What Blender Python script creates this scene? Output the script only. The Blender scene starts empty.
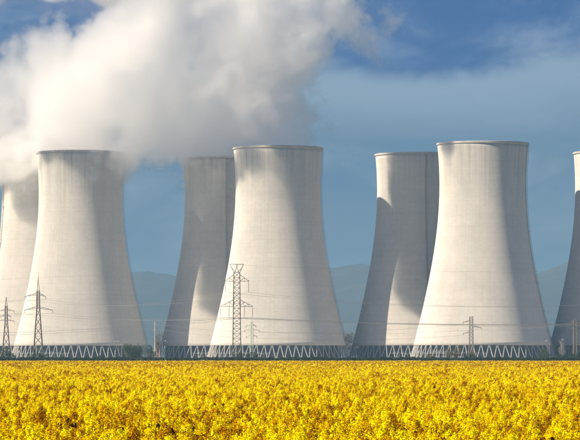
import bpy, bmesh, math, random
import numpy as np
from mathutils import Vector, Matrix

# ------------------------------------------------------------------ camera, sky, sun, exposure
SC = bpy.context.scene
COL = SC.collection
R = math.radians
FPX, HY, CAMZ = 3425.0, 356.5, 2.9            # focal length in photo pixels, horizon row, eye height (m)

cam_data = bpy.data.cameras.new('camera')
cam_data.sensor_width = 36.0
cam_data.lens = 36.0 * FPX / 580.0
cam_data.shift_y = (HY - 220.0) / 580.0
cam_data.clip_start, cam_data.clip_end = 1.0, 60000.0
cam = bpy.data.objects.new('camera', cam_data)
cam.location = (0, 0, CAMZ)
cam.rotation_euler = (R(90), 0, 0)
COL.objects.link(cam)
SC.camera = cam

PHI, ELEV = R(23), R(37)                      # sun: left of and a little behind the camera
SUNDIR = Vector((-math.cos(PHI) * math.cos(ELEV), -math.sin(PHI) * math.cos(ELEV), math.sin(ELEV)))

world = bpy.data.worlds.new('World')
SC.world = world
world.use_nodes = True
wn, wl = world.node_tree.nodes, world.node_tree.links
wn.clear()
w_out = wn.new('ShaderNodeOutputWorld')
w_bg = wn.new('ShaderNodeBackground')
w_bg.inputs['Strength'].default_value = 0.07
sky = wn.new('ShaderNodeTexSky')
sky.sky_type = 'NISHITA'
sky.sun_disc = False
sky.sun_elevation = ELEV
sky.sun_rotation = math.atan2(SUNDIR.x, SUNDIR.y)
sky.altitude = 200
sky.air_density = 1.0
sky.dust_density = 0.3
sky.ozone_density = 3.0


def wnode(kind, **kw):
    n = wn.new(kind)
    for k, v in kw.items():
        if k in n.inputs:
            n.inputs[k].default_value = v
        else:
            setattr(n, k, v)
    return n


# clear dry air: the blue of the upper sky reaches down towards the horizon
tc = wnode('ShaderNodeTexCoord')
lift = wnode('ShaderNodeVectorMath', operation='ADD')
lift.inputs[1].default_value = (0, 0, 0.34)
wl.new(tc.outputs['Generated'], lift.inputs[0])
nrm = wnode('ShaderNodeVectorMath', operation='NORMALIZE')
wl.new(lift.outputs[0], nrm.inputs[0])
wl.new(nrm.outputs[0], sky.inputs['Vector'])
hs = wnode('ShaderNodeHueSaturation', Hue=0.512, Saturation=1.42, Value=0.57)
wl.new(sky.outputs['Color'], hs.inputs['Color'])


def cloud_noise(loc, scl, detail, rough, dist):
    mp_ = wnode('ShaderNodeMapping')
    mp_.inputs['Location'].default_value = loc
    mp_.inputs['Scale'].default_value = scl
    wl.new(tc.outputs['Generated'], mp_.inputs['Vector'])
    n = wnode('ShaderNodeTexNoise', Scale=1.0, Detail=detail, Roughness=rough, Distortion=dist)
    wl.new(mp_.outputs['Vector'], n.inputs['Vector'])
    return n.outputs['Fac']


def wrange(val, a0, a1, b0, b1):
    r_ = wnode('ShaderNodeMapRange')
    r_.interpolation_type = 'SMOOTHSTEP'
    for k, v in zip(('From Min', 'From Max', 'To Min', 'To Max'), (a0, a1, b0, b1)):
        r_.inputs[k].default_value = v
    wl.new(val, r_.inputs['Value'])
    return r_.outputs['Result']


def wmath(op, a0, b0):
    n = wnode('ShaderNodeMath', operation=op)
    for s_, v in zip(n.inputs, (a0, b0)):
        if isinstance(v, (int, float)):
            s_.default_value = v
        else:
            wl.new(v, s_)
    return n.outputs[0]


# a bank of thin cloud lying round the horizon with an uneven upper edge, and torn veils above it
sep = wnode('ShaderNodeSeparateXYZ')
wl.new(tc.outputs['Generated'], sep.inputs[0])
edge_n = cloud_noise((4.0, 0, 0), (9, 9, 40), 8, 0.6, 0.4)
elev = wmath('ADD', sep.outputs['Z'], wmath('MULTIPLY', wmath('SUBTRACT', edge_n, 0.5), -0.034))
bank = wrange(elev, 0.080, 0.090, 0.80, 0.0)
pale = wmath('MULTIPLY', wrange(elev, 0.058, 0.084, 0.0, 0.38), wrange(elev, 0.083, 0.089, 1.0, 0.0))
bank = wmath('MULTIPLY', bank, wrange(cloud_noise((1.0, 2, 5), (7, 7, 60), 7, 0.6, 0.3), 0.25, 0.75, 0.62, 1.0))
veil = wrange(cloud_noise((3.1, 0.0, 1.35), (20, 20, 40), 10, 0.64, 0.6), 0.42, 0.82, 0.0, 0.42)
mixc = wnode('ShaderNodeMix', data_type='RGBA')
wl.new(bank, mixc.inputs[0])
wl.new(hs.outputs['Color'], mixc.inputs[6])
mixc.inputs[7].default_value = (0.80, 1.48, 1.98, 1)
mixv = wnode('ShaderNodeMix', data_type='RGBA')
wl.new(wmath('MAXIMUM', veil, pale), mixv.inputs[0])
wl.new(mixc.outputs[2], mixv.inputs[6])
mixv.inputs[7].default_value = (3.6, 4.3, 5.0, 1)
wl.new(mixv.outputs[2], w_bg.inputs['Color'])
wl.new(w_bg.outputs['Background'], w_out.inputs['Surface'])

sun_data = bpy.data.lights.new('sun', 'SUN')
sun_data.energy = 5.0
sun_data.angle = R(0.53)
sun_data.color = (1.0, 0.855, 0.66)
sun = bpy.data.objects.new('sun', sun_data)
sun.rotation_euler = SUNDIR.to_track_quat('Z', 'Y').to_euler()
sun.location = (-300, -100, 400)
COL.objects.link(sun)

vs = SC.view_settings
vs.view_transform, vs.look, vs.gamma, vs.exposure = 'Standard', 'None', 1.0, 1.27
vs.use_curve_mapping = False
SC.render.engine = 'CYCLES'
cy = SC.cycles
cy.max_bounces, cy.diffuse_bounces, cy.glossy_bounces = 40, 3, 2
cy.transmission_bounces, cy.transparent_max_bounces, cy.volume_bounces = 2, 96, 32
cy.use_denoising = True
try:
    cy.denoiser = 'OPENIMAGEDENOISE'
except Exception:
    pass
cy.volume_step_rate = 3.0
cy.volume_max_steps = 512
cy.use_adaptive_sampling = True
cy.adaptive_threshold = 0.02

rng = random.Random(7)
nrg = np.random.default_rng(11)


def at(px, py, d):
    """Place in the world whose sight line has photo column px and row py, d metres out."""
    return Vector(((px - 290.0) * d / FPX, d, CAMZ + (HY - py) * d / FPX))


def gx(px, d):
    return (px - 290.0) * d / FPX


# ------------------------------------------------------------------ helpers
def tag(o, label=None, cat=None, group=None, kind=None):
    if label: o['label'] = label
    if cat: o['category'] = cat
    if group: o['group'] = group
    if kind: o['kind'] = kind
    return o


def empty(name, loc, label, cat, group=None, rz=0.0):
    o = bpy.data.objects.new(name, None)
    o.location = loc
    o.rotation_euler = (0, 0, rz)
    o.empty_display_size = 1.0
    COL.objects.link(o)
    return tag(o, label, cat, group)


def link(name, me, mat=None, parent=None, loc=None, rz=0.0):
    o = bpy.data.objects.new(name, me)
    if mat is not None and len(me.materials) == 0:
        me.materials.append(mat)
    if parent is not None:
        o.parent = parent
    if loc is not None:
        o.location = loc
    o.rotation_euler = (0, 0, rz)
    COL.objects.link(o)
    return o


class MB:
    """collects verts and faces of one mesh"""
    def __init__(self):
        self.v, self.f = [], []

    def bar(self, a, b, w, w2=None, n=4):
        a, b = Vector(a), Vector(b)
        w2 = w if w2 is None else w2
        d = (b - a).normalized()
        u = d.cross(Vector((0, 0, 1)))
        if u.length < 1e-3:
            u = d.cross(Vector((0, 1, 0)))
        u.normalize()
        v = d.cross(u)
        i = len(self.v)
        for p, ww in ((a, w), (b, w2)):
            for k in range(n):
                t = 2 * math.pi * (k + 0.5) / n
                self.v.append(p + (u * math.cos(t) + v * math.sin(t)) * ww * 0.5 * (1.414 if n == 4 else 1))
        for k in range(n):
            self.f.append((i + k, i + (k + 1) % n, i + n + (k + 1) % n, i + n + k))
        self.f.append(tuple(i + k for k in range(n))[::-1])
        self.f.append(tuple(i + n + k for k in range(n)))
        return self

    def box(self, c, s, rz=0.0):
        c = Vector(c)
        i = len(self.v)
        m = Matrix.Rotation(rz, 3, 'Z')
        for dz in (-.5, .5):
            for dx, dy in ((-.5, -.5), (.5, -.5), (.5, .5), (-.5, .5)):
                self.v.append(c + m @ Vector((dx * s[0], dy * s[1], dz * s[2])))
        for q in ((3, 2, 1, 0), (4, 5, 6, 7), (0, 1, 5, 4), (1, 2, 6, 5), (2, 3, 7, 6), (3, 0, 4, 7)):
            self.f.append(tuple(i + k for k in q))
        return self

    def lathe(self, prof, n=48, close=False, a0=0.0):
        i = len(self.v)
        m = len(prof)
        for k in range(n):
            t = a0 + 2 * math.pi * k / n
            for r, z in prof:
                self.v.append(Vector((r * math.cos(t), r * math.sin(t), z)))
        for k in range(n):
            k2 = (k + 1) % n
            for j in range(m if close else m - 1):
                j2 = (j + 1) % m
                self.f.append((i + k * m + j, i + k2 * m + j, i + k2 * m + j2, i + k * m + j2))
        return self

    def mesh(self, name, smooth=False):
        me = bpy.data.meshes.new(name)
        me.from_pydata([tuple(v) for v in self.v], [], self.f)
        if smooth:
            me.polygons.foreach_set('use_smooth', [True] * len(me.polygons))
        me.update()
        return me

    def build(self, name, mat, parent=None, loc=None, rz=0.0, smooth=False):
        return link(name, self.mesh(name, smooth), mat, parent, loc, rz)


def np_mesh(name, verts, faces, attrs=None):
    """verts (n,3) array, faces (m,4) array of quads"""
    me = bpy.data.meshes.new(name)
    verts = np.asarray(verts, np.float32)
    faces = np.asarray(faces, np.int32)
    k = faces.shape[1]
    me.vertices.add(len(verts))
    me.vertices.foreach_set('co', verts.ravel())
    me.loops.add(faces.size)
    me.loops.foreach_set('vertex_index', faces.ravel())
    me.polygons.add(len(faces))
    me.polygons.foreach_set('loop_start', np.arange(0, faces.size, k, dtype=np.int32))
    me.update(calc_edges=True)
    return me


# ------------------------------------------------------------------ materials
class NT:
    def __init__(self, name):
        self.m = bpy.data.materials.new(name)
        self.m.use_nodes = True
        self.t = self.m.node_tree
        self.n, self.l = self.t.nodes, self.t.links
        self.b = self.n['Principled BSDF']
        self.out = self.n['Material Output']

    def new(self, kind, **kw):
        n = self.n.new(kind)
        for k, v in kw.items():
            if k in n.inputs:
                n.inputs[k].default_value = v
            else:
                setattr(n, k, v)
        return n

    def noise(self, vec, scale, detail=4, rough=0.55):
        n = self.new('ShaderNodeTexNoise', Scale=scale, Detail=detail, Roughness=rough)
        if vec is not None:
            self.l.new(vec, n.inputs['Vector'])
        return n.outputs['Fac']

    def ramp(self, fac, stops):
        n = self.new('ShaderNodeValToRGB')
        e = n.color_ramp.elements
        while len(e) < len(stops):
            e.new(0.5)
        for s, (p, c) in zip(e, stops):
            s.position, s.color = p, (*c, 1)
        self.l.new(fac, n.inputs['Fac'])
        return n.outputs['Color']

    def mix(self, fac, a, b, mode='MIX'):
        n = self.new('ShaderNodeMix', data_type='RGBA', blend_type=mode)
        for s, v in ((n.inputs[0], fac), (n.inputs[6], a), (n.inputs[7], b)):
            if isinstance(v, (int, float)):
                s.default_value = v
            elif isinstance(v, tuple):
                s.default_value = (*v, 1)
            else:
                self.l.new(v, s)
        return n.outputs[2]


def simple_mat(name, col, rough=0.7, var=0.25, scale=0.6, metal=0.0):
    m = NT(name)
    g = m.new('ShaderNodeTexCoord').outputs['Object']
    f = m.noise(g, scale, 5)
    lo = tuple(c * (1 - var) for c in col)
    hi = tuple(min(1, c * (1 + var)) for c in col)
    m.l.new(m.ramp(f, [(0.3, lo), (0.7, hi)]), m.b.inputs['Base Color'])
    m.b.inputs['Roughness'].default_value = rough
    m.b.inputs['Metallic'].default_value = metal
    return m.m


def concrete_mat(name, base, streak=0.25):
    """shell concrete: formwork lifts and joints (UV in metres), vertical weather streaks, mottling"""
    m = NT(name)
    uv = m.new('ShaderNodeUVMap').outputs['UV']
    inf = m.new('ShaderNodeObjectInfo')
    off = m.new('ShaderNodeVectorMath', operation='MULTIPLY_ADD')
    m.l.new(inf.outputs['Random'], off.inputs[0])
    off.inputs[1].default_value = (311, 173, 0)
    m.l.new(uv, off.inputs[2])
    v = off.outputs['Vector']

    def mapped(sx, sy):
        mp_ = m.new('ShaderNodeMapping')
        mp_.inputs['Scale'].default_value = (sx, sy, 1)
        m.l.new(v, mp_.inputs['Vector'])
        return mp_.outputs['Vector']
    streaks = m.noise(mapped(0.55, 0.018), 1.0, 7, 0.62)
    mott = m.noise(mapped(0.06, 0.06), 1.0, 7, 0.6)
    band = m.noise(mapped(0.006, 0.74), 1.0, 2, 0.7)
    fine = m.noise(mapped(1.6, 1.6), 1.0, 5, 0.6)
    bk = m.new('ShaderNodeTexBrick', Scale=1.0)
    bk.inputs['Color1'].default_value = (1.0, 1.0, 1.0, 1)
    bk.inputs['Color2'].default_value = (0.95, 0.945, 0.94, 1)
    bk.inputs['Mortar'].default_value = (0.88, 0.875, 0.87, 1)
    bk.inputs['Mortar Size'].default_value = 0.045
    bk.inputs['Brick Width'].default_value = 2.4
    bk.inputs['Row Height'].default_value = 1.35
    bk.offset = 0.0
    m.l.new(uv, bk.inputs['Vector'])
    c = m.ramp(streaks, [(0.25, tuple(x * (1 - streak) for x in base)), (0.62, base)])
    c = m.mix(1.0, c, m.ramp(mott, [(0.3, (0.92, 0.92, 0.92)), (0.65, (1.04, 1.03, 1.01))]), 'MULTIPLY')
    c = m.mix(1.0, c, m.ramp(band, [(0.35, (0.965, 0.965, 0.965)), (0.62, (1.02, 1.02, 1.02))]), 'MULTIPLY')
    c = m.mix(1.0, c, m.ramp(fine, [(0.3, (0.93, 0.93, 0.93)), (0.7, (1.04, 1.04, 1.04))]), 'MULTIPLY')
    c = m.mix(1.0, c, bk.outputs['Color'], 'MULTIPLY')
    sx = m.new('ShaderNodeSeparateXYZ')
    m.l.new(uv, sx.inputs[0])
    hi_ = m.new('ShaderNodeMapRange')
    hi_.inputs['From Min'].default_value, hi_.inputs['From Max'].default_value = 88, 126
    m.l.new(sx.outputs['Y'], hi_.inputs['Value'])
    st = m.noise(mapped(0.30, 0.006), 1.0, 6, 0.7)
    ml = m.new('ShaderNodeMath', operation='MULTIPLY')
    m.l.new(hi_.outputs[0], ml.inputs[0])
    m.l.new(m.ramp(st, [(0.45, (0, 0, 0)), (0.75, (0.9, 0.9, 0.9))]), ml.inputs[1])
    c = m.mix(ml.outputs[0], c, (0.30, 0.285, 0.265))
    m.l.new(c, m.b.inputs['Base Color'])
    m.b.inputs['Roughness'].default_value = 0.9
    m.b.inputs['Diffuse Roughness'].default_value = 1.0
    m.b.inputs['Specular IOR Level'].default_value = 0.15
    bump = m.new('ShaderNodeBump', Strength=0.35, Distance=0.12)
    m.l.new(bk.outputs['Fac'], bump.inputs['Height'])
    bump.invert = True
    m.l.new(bump.outputs['Normal'], m.b.inputs['Normal'])
    return m.m


M_SHELL = concrete_mat('shell_concrete', (0.58, 0.557, 0.52), 0.09)
M_RIM = simple_mat('rim_concrete', (0.33, 0.305, 0.28), 0.9, 0.2, 0.25)
M_COL = simple_mat('column_concrete', (0.34, 0.325, 0.305), 0.9, 0.18, 0.4)
M_DARK = simple_mat('inlet_shade', (0.085, 0.092, 0.11), 0.9, 0.35, 0.25)
M_STEEL = simple_mat('galvanised_steel', (0.11, 0.106, 0.102), 0.55, 0.25, 0.5, 0.3)
M_RUST = simple_mat('weathered_steel', (0.13, 0.105, 0.09), 0.7, 0.3, 0.5, 0.2)
M_LADDER = simple_mat('ladder_steel', (0.24, 0.225, 0.21), 0.7, 0.2, 0.5)
M_WIRE = simple_mat('aluminium_wire', (0.20, 0.19, 0.19), 0.5, 0.1, 0.1, 0.3)
M_GLASS = simple_mat('insulator_glass', (0.06, 0.05, 0.045), 0.35, 0.2, 1.0)
M_POLE = simple_mat('pale_pole', (0.32, 0.33, 0.31), 0.8, 0.15, 0.5)
M_BARK = simple_mat('bark', (0.09, 0.07, 0.055), 0.95, 0.35, 2.0)
M_PALEBARK = simple_mat('pale_bark', (0.24, 0.235, 0.225), 0.9, 0.25, 2.0)
M_TWIG = simple_mat('twigs', (0.16, 0.12, 0.085), 0.95, 0.35, 2.0)
M_BRICK = simple_mat('pink_brick', (0.25, 0.16, 0.145), 0.9, 0.25, 1.5)
M_WHITE = simple_mat('white_paint', (0.72, 0.72, 0.70), 0.45, 0.08, 0.5)
M_YELLOW = simple_mat('yellow_paint', (0.70, 0.46, 0.03), 0.45, 0.1, 0.5)
M_PANE = simple_mat('dark_glass', (0.03, 0.035, 0.04), 0.1, 0.1, 0.5)
M_TYRE = simple_mat('tyre', (0.025, 0.025, 0.025), 0.9, 0.1, 3)
M_ROOF = simple_mat('sheet_roof', (0.16, 0.15, 0.15), 0.7, 0.2, 0.5)
M_LAMP = simple_mat('lamp_housing', (0.70, 0.70, 0.68), 0.5, 0.05, 2)


def leaf_mat(name, c1, c2, trans=0.25):
    m = NT(name)
    g = m.new('ShaderNodeTexCoord').outputs['Object']
    f = m.noise(g, 1.3, 4)
    c = m.ramp(f, [(0.3, c1), (0.7, c2)])
    m.l.new(c, m.b.inputs['Base Color'])
    m.b.inputs['Roughness'].default_value = 0.7
    m.b.inputs['Specular IOR Level'].default_value = 0.2
    tr = m.new('ShaderNodeBsdfTranslucent')
    m.l.new(c, tr.inputs['Color'])
    mx = m.new('ShaderNodeMixShader')
    mx.inputs[0].default_value = trans
    m.l.new(m.b.outputs[0], mx.inputs[1])
    m.l.new(tr.outputs[0], mx.inputs[2])
    m.l.new(mx.outputs[0], m.out.inputs['Surface'])
    return m.m


M_LEAF = leaf_mat('leaf_green', (0.035, 0.065, 0.022), (0.075, 0.115, 0.04))
M_LEAFD = leaf_mat('leaf_dark', (0.016, 0.034, 0.018), (0.03, 0.055, 0.026))
M_LEAFB = leaf_mat('leaf_brown', (0.07, 0.055, 0.03), (0.13, 0.10, 0.05))

# ------------------------------------------------------------------ ground and hills
gm = NT('ground_soil')
gc = gm.new('ShaderNodeTexCoord').outputs['Object']
gm.l.new(gm.ramp(gm.noise(gc, 0.01, 8, 0.65), [(0.3, (0.045, 0.06, 0.025)), (0.55, (0.07, 0.085, 0.03)), (0.75, (0.12, 0.10, 0.06))]),
         gm.b.inputs['Base Color'])
gm.b.inputs['Roughness'].default_value = 0.95
G = MB()
G.v = [Vector((-15000, -3000, 0)), Vector((15000, -3000, 0)), Vector((15000, 16000, 0)), Vector((-15000, 16000, 0))]
G.f = [(0, 1, 2, 3)]
tag(G.build('ground', gm.m), 'flat farmland under the crop and the power station', kind='structure')

ym = NT('bounce_gravel')  # pale ground sheet added to bounce light onto the shaded tower sides
yc = ym.new('ShaderNodeTexCoord').outputs['Object']
ym.l.new(ym.ramp(ym.noise(yc, 0.08, 7, 0.65), [(0.3, (0.30, 0.297, 0.29)), (0.7, (0.43, 0.425, 0.415))]), ym.b.inputs['Base Color'])
ym.b.inputs['Roughness'].default_value = 0.95
G = MB()
G.v = [Vector((-420, 1860, 0.004)), Vector((420, 1790, 0.004)), Vector((420, 2230, 0.004)), Vector((-420, 2330, 0.004))]
G.f = [(0, 1, 2, 3)]
tag(G.build('bounce_yard', ym.m), 'pale gravel sheet added under the cooling towers to bounce light up', kind='structure')

hm = NT('wooded_hill')
hc = hm.new('ShaderNodeTexCoord').outputs['Object']
hm.l.new(hm.ramp(hm.noise(hc, 0.006, 9, 0.7), [(0.38, (0.010, 0.014, 0.014)), (0.52, (0.024, 0.030, 0.028)), (0.66, (0.060, 0.062, 0.050))]),
         hm.b.inputs['Base Color'])
hm.b.inputs['Roughness'].default_value = 1.0


def hills():
    # skyline rows read along the ridge at about 9.3 km
    px = np.array([-900, -420, -250, -120, -40, 40, 100, 130, 150, 168, 200, 250, 300, 335, 352, 368, 410, 470, 520, 540, 560, 580, 640, 760, 900, 1300])
    py = np.array([300, 285, 262, 270, 285, 290, 280, 270, 267.5, 271, 284, 282, 273, 266, 263, 261.5, 266, 276, 275, 270, 263.5, 255, 244, 262, 270, 300])
    nx, ny = 420, 60
    xs = np.linspace(-900, 1300, nx)
    ridge = np.interp(xs, px, py)
    k = np.ones(9) / 9
    ridge = np.convolve(np.pad(ridge, 4, mode='edge'), k, 'valid')
    H = (HY - ridge) * 9300 / FPX
    jit = np.cumsum(nrg.normal(0, 2.4, nx))
    jit -= np.convolve(np.pad(jit, 15, mode='edge'), np.ones(31) / 31, 'valid')
    ys = np.linspace(7600, 11400, ny)
    V = []
    for j, y in enumerate(ys):
        t = (y - 9300) / (1700 if y < 9300 else 2100)
        sh = max(0.0, math.cos(min(1, abs(t)) * math.pi / 2)) ** 1.5
        wob = 0.10 * np.sin(xs * 0.021 + y * 0.0021) * (1 - sh) + 0.06 * np.sin(xs * 0.053 - y * 0.003) * (1 - sh)
        z = H * np.clip(sh + wob * (sh > 0.01), 0, 1) + jit * sh
        X = (xs - 290) * 9300 / FPX
        V.append(np.stack([X, np.full(nx, y), np.maximum(z, 0) - (2.0 if j in (0, ny - 1) else 0)], 1))
    V = np.concatenate(V)
    i = np.arange(nx - 1)[None, :] + np.arange(ny - 1)[:, None] * nx
    F = np.stack([i, i + 1, i + nx + 1, i + nx], -1).reshape(-1, 4)
    me = np_mesh('hills', V, F)
    me.polygons.foreach_set('use_smooth', [True] * len(me.polygons))
    tag(link('hills', me, hm.m), 'long blue wooded ridge fading into haze behind the towers', kind='structure')


hills()

# ------------------------------------------------------------------ cooling towers
ZT, RT, BH = 103.0, 25.3, 75.0


def shell_r(z):
    return RT * math.sqrt(1 + ((z - ZT) / BH) ** 2)


Z0 = 9.4                                       # lower edge of the shell
NPAIR = 54


def shell_mesh(htop):
    n, mseg = 128, 56
    zs = [Z0 + (htop - 1.6 - Z0) * i / mseg for i in range(mseg + 1)]
    me = bpy.data.meshes.new('shell')
    bm = bmesh.new()
    uvl = bm.loops.layers.uv.new('UVMap')
    rings_o, rings_i = [], []
    for z in zs:
        ro, ri = shell_r(z), shell_r(z) - (0.9 if z < 14 else 0.35)
        rings_o.append([bm.verts.new((ro * math.cos(2 * math.pi * k / n), ro * math.sin(2 * math.pi * k / n), z)) for k in range(n)])
        rings_i.append([bm.verts.new((ri * math.cos(2 * math.pi * k / n), ri * math.sin(2 * math.pi * k / n), z)) for k in range(n)])

    def quad(vs_, uvs):
        f = bm.faces.new(vs_)
        f.smooth = True
        for lp, uv in zip(f.loops, uvs):
            lp[uvl].uv = uv
    per = 2 * math.pi * 32.0
    for j in range(mseg):
        for k in range(n):
            k2 = (k + 1) % n
            u0, u1 = per * k / n, per * (k + 1) / n
            uv = ((u0, zs[j]), (u1, zs[j]), (u1, zs[j + 1]), (u0, zs[j + 1]))
            quad((rings_o[j][k], rings_o[j][k2], rings_o[j + 1][k2], rings_o[j + 1][k]), uv)
            quad((rings_i[j][k2], rings_i[j][k], rings_i[j + 1][k], rings_i[j + 1][k2]), uv)
    for k in range(n):
        k2 = (k + 1) % n
        uv = ((per * k / n, Z0), (per * k / n, Z0 + .5), (per * k2 / n, Z0 + .5), (per * k2 / n, Z0))
        for ro, ri, flip in ((rings_o[0], rings_i[0], True), (rings_o[-1], rings_i[-1], False)):
            q = (ro[k], ro[k2], ri[k2], ri[k])
            quad(q[::-1] if flip else q, uv)
    bm.to_mesh(me)
    bm.free()
    return me


def column_mesh(lean):
    b = MB()
    a1 = lean * math.pi / NPAIR
    r0, r1 = shell_r(Z0) + 2.3, shell_r(Z0) - 0.45
    b.bar((r0, 0.0, 0.55), (r1 * math.cos(a1 * 0.93), r1 * math.sin(a1 * 0.93), Z0 + 0.25), 0.5, 0.4, 6)
    return b.mesh('column', False)


COLM = {1: column_mesh(1), -1: column_mesh(-1)}
FOOT = MB().box((shell_r(Z0) + 2.4, 0, 0.35), (2.0, 1.9, 0.9)).mesh('footing')
BASIN = MB().lathe([(shell_r(Z0) + 5.0, -0.2), (shell_r(Z0) + 5.0, 0.9), (shell_r(Z0) + 4.6, 0.9), (shell_r(Z0) + 4.6, -0.2)], 96).mesh('basin_wall')
DRUM = MB().lathe([(36.6, -0.1), (36.6, Z0 + 0.6), (0.1, Z0 + 0.6)], 72).mesh('shade_backing')  # dark drum stands in for the shaded inside seen between the columns
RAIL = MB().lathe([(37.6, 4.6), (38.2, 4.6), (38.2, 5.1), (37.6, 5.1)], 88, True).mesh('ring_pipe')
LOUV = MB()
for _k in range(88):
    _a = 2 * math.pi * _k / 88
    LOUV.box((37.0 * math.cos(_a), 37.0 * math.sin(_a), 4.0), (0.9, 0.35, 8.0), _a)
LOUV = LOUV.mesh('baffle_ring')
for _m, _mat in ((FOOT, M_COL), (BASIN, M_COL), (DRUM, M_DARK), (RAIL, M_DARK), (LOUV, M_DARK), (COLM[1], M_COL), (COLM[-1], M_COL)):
    _m.materials.append(_mat)


def ladder(parent, htop, ang):
    """caged service ladder standing off the shell, with landings"""
    b = MB()
    zs = [Z0 + 0.5 + (htop - 2 - Z0) * i / 60 for i in range(61)]
    ca, sa = math.cos(ang), math.sin(ang)

    def P(z, off, side):
        r = shell_r(z) + off
        return Vector((r * ca - side * sa, r * sa + side * ca, z))
    for side in (-0.25, 0.25):
        for i in range(60):
            b.bar(P(zs[i], 0.45, side), P(zs[i + 1], 0.45, side), 0.12)
            b.bar(P(zs[i], 1.15, side), P(zs[i + 1], 1.15, side), 0.1)
    for i in range(61):
        b.bar(P(zs[i], 0.45, -0.25), P(zs[i], 0.45, 0.25), 0.07)
        b.bar(P(zs[i], 0.0, -0.25), P(zs[i], 1.15, -0.25), 0.07)
        b.bar(P(zs[i], 0.0, 0.25), P(zs[i], 1.15, 0.25), 0.07)
        b.bar(P(zs[i], 1.15, -0.25), P(zs[i], 1.15, 0.25), 0.07)
    lad = b.build('ladder', M_LADDER, parent)
    for i in range(10, 60, 12):
        q = MB()
        c = P(zs[i], 0.9, 0)
        q.box(c, (1.5, 1.1, 0.12), ang)
        q.build('landing', M_LADDER, lad)


def tower(px, d, htop, ladder_deg, label, squeeze=1.0):
    """ladder_deg is measured to the right of the direction that faces the field"""
    t = empty('cooling_tower', (gx(px, d), d, 0), label, 'cooling tower', 'cooling towers of the power station')
    t.scale = (squeeze, squeeze, 1.0)
    link('shell', shell_mesh(htop), M_SHELL, t)
    rt = shell_r(htop - 1.6)
    MB().lathe([(rt - 0.45, htop - 1.75), (rt + 0.08, htop - 1.75), (rt + 0.6, htop - 1.3), (rt + 0.65, htop - 0.45), (rt + 0.55, htop - 0.25),
                (rt - 0.45, htop - 0.25)], 128, True).build('rim', M_RIM, t, smooth=False)
    for k in range(NPAIR):
        a = 2 * math.pi * (k + 0.3) / NPAIR
        for s in (1, -1):
            link('column', COLM[s], None, t, None, a)
        link('footing', FOOT, None, t, None, a)
    link('basin_wall', BASIN, None, t)
    link('shade_backing', DRUM, None, t)
    link('ring_pipe', RAIL, None, t)
    link('baffle_ring', LOUV, None, t)
    ladder(t, htop, R(-90 + ladder_deg))
    return t


TOWERS = {
    'A': (42, 2158, 125.0, -66, 'steam-topped tower cut by the left picture edge, half hidden behind its neighbour'),
    'B': (80.5, 2085, 127.4, 88, 'front tower with steam spilling over its rim, nearest the left edge'),
    'G': (226, 2113, 125.4, 2, 'shaded rear tower under the thick steam, lit only at its lower flank'),
    'C': (278, 2040, 127.4, 84, 'bright front tower standing behind the largest lattice pylon'),
    'E': (419, 2068, 125.2, 7, 'shaded rear tower without steam, half hidden behind the tallest bright tower'),
    'D': (482.8, 2000, 127.6, 74, 'tallest and brightest tower, with a small pylon before its base'),
    'F': (618, 2030, 124.1, 10, 'cooling tower cut by the right picture edge'),
}
TW = {k: tower(*v) for k, v in TOWERS.items()}

# ------------------------------------------------------------------ rapeseed field
def flower_mat():
    m = NT('rape_petals')
    g = m.new('ShaderNodeNewGeometry').outputs['Position']
    tone = m.new('ShaderNodeAttribute', attribute_name='tone').outputs['Fac']
    broad = m.noise(g, 0.20, 5, 0.65)
    add = m.new('ShaderNodeMath', operation='MULTIPLY_ADD')
    m.l.new(broad, add.inputs[0])
    add.inputs[1].default_value = 1.5
    m.l.new(tone, add.inputs[2])                     # tone of the plant plus a broad random drift across the field
    c = m.ramp(add.outputs[0], [(0.50, (0.25, 0.10, 0.001)), (0.70, (0.58, 0.34, 0.001)), (0.86, (0.78, 0.61, 0.001)), (1.0, (0.82, 0.71, 0.002))])
    m.l.new(c, m.b.inputs['Base Color'])
    m.b.inputs['Roughness'].default_value = 0.6
    m.b.inputs['Specular IOR Level'].default_value = 0.0
    tr = m.new('ShaderNodeBsdfTranslucent')
    m.l.new(c, tr.inputs['Color'])
    mx = m.new('ShaderNodeMixShader')
    mx.inputs[0].default_value = 0.25
    m.l.new(m.b.outputs[0], mx.inputs[1])
    m.l.new(tr.outputs[0], mx.inputs[2])
    m.l.new(mx.outputs[0], m.out.inputs['Surface'])
    return m.m


M_PETAL = flower_mat()
M_GAP_LEAF = leaf_mat('rape_gap_leaf', (0.04, 0.024, 0.002), (0.07, 0.045, 0.004), 0.2)  # leaves under the heads; their brown holds the shade of the gaps
M_GAP_LEAF.node_tree.nodes['Principled BSDF'].inputs['Specular IOR Level'].default_value = 0.0


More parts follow.
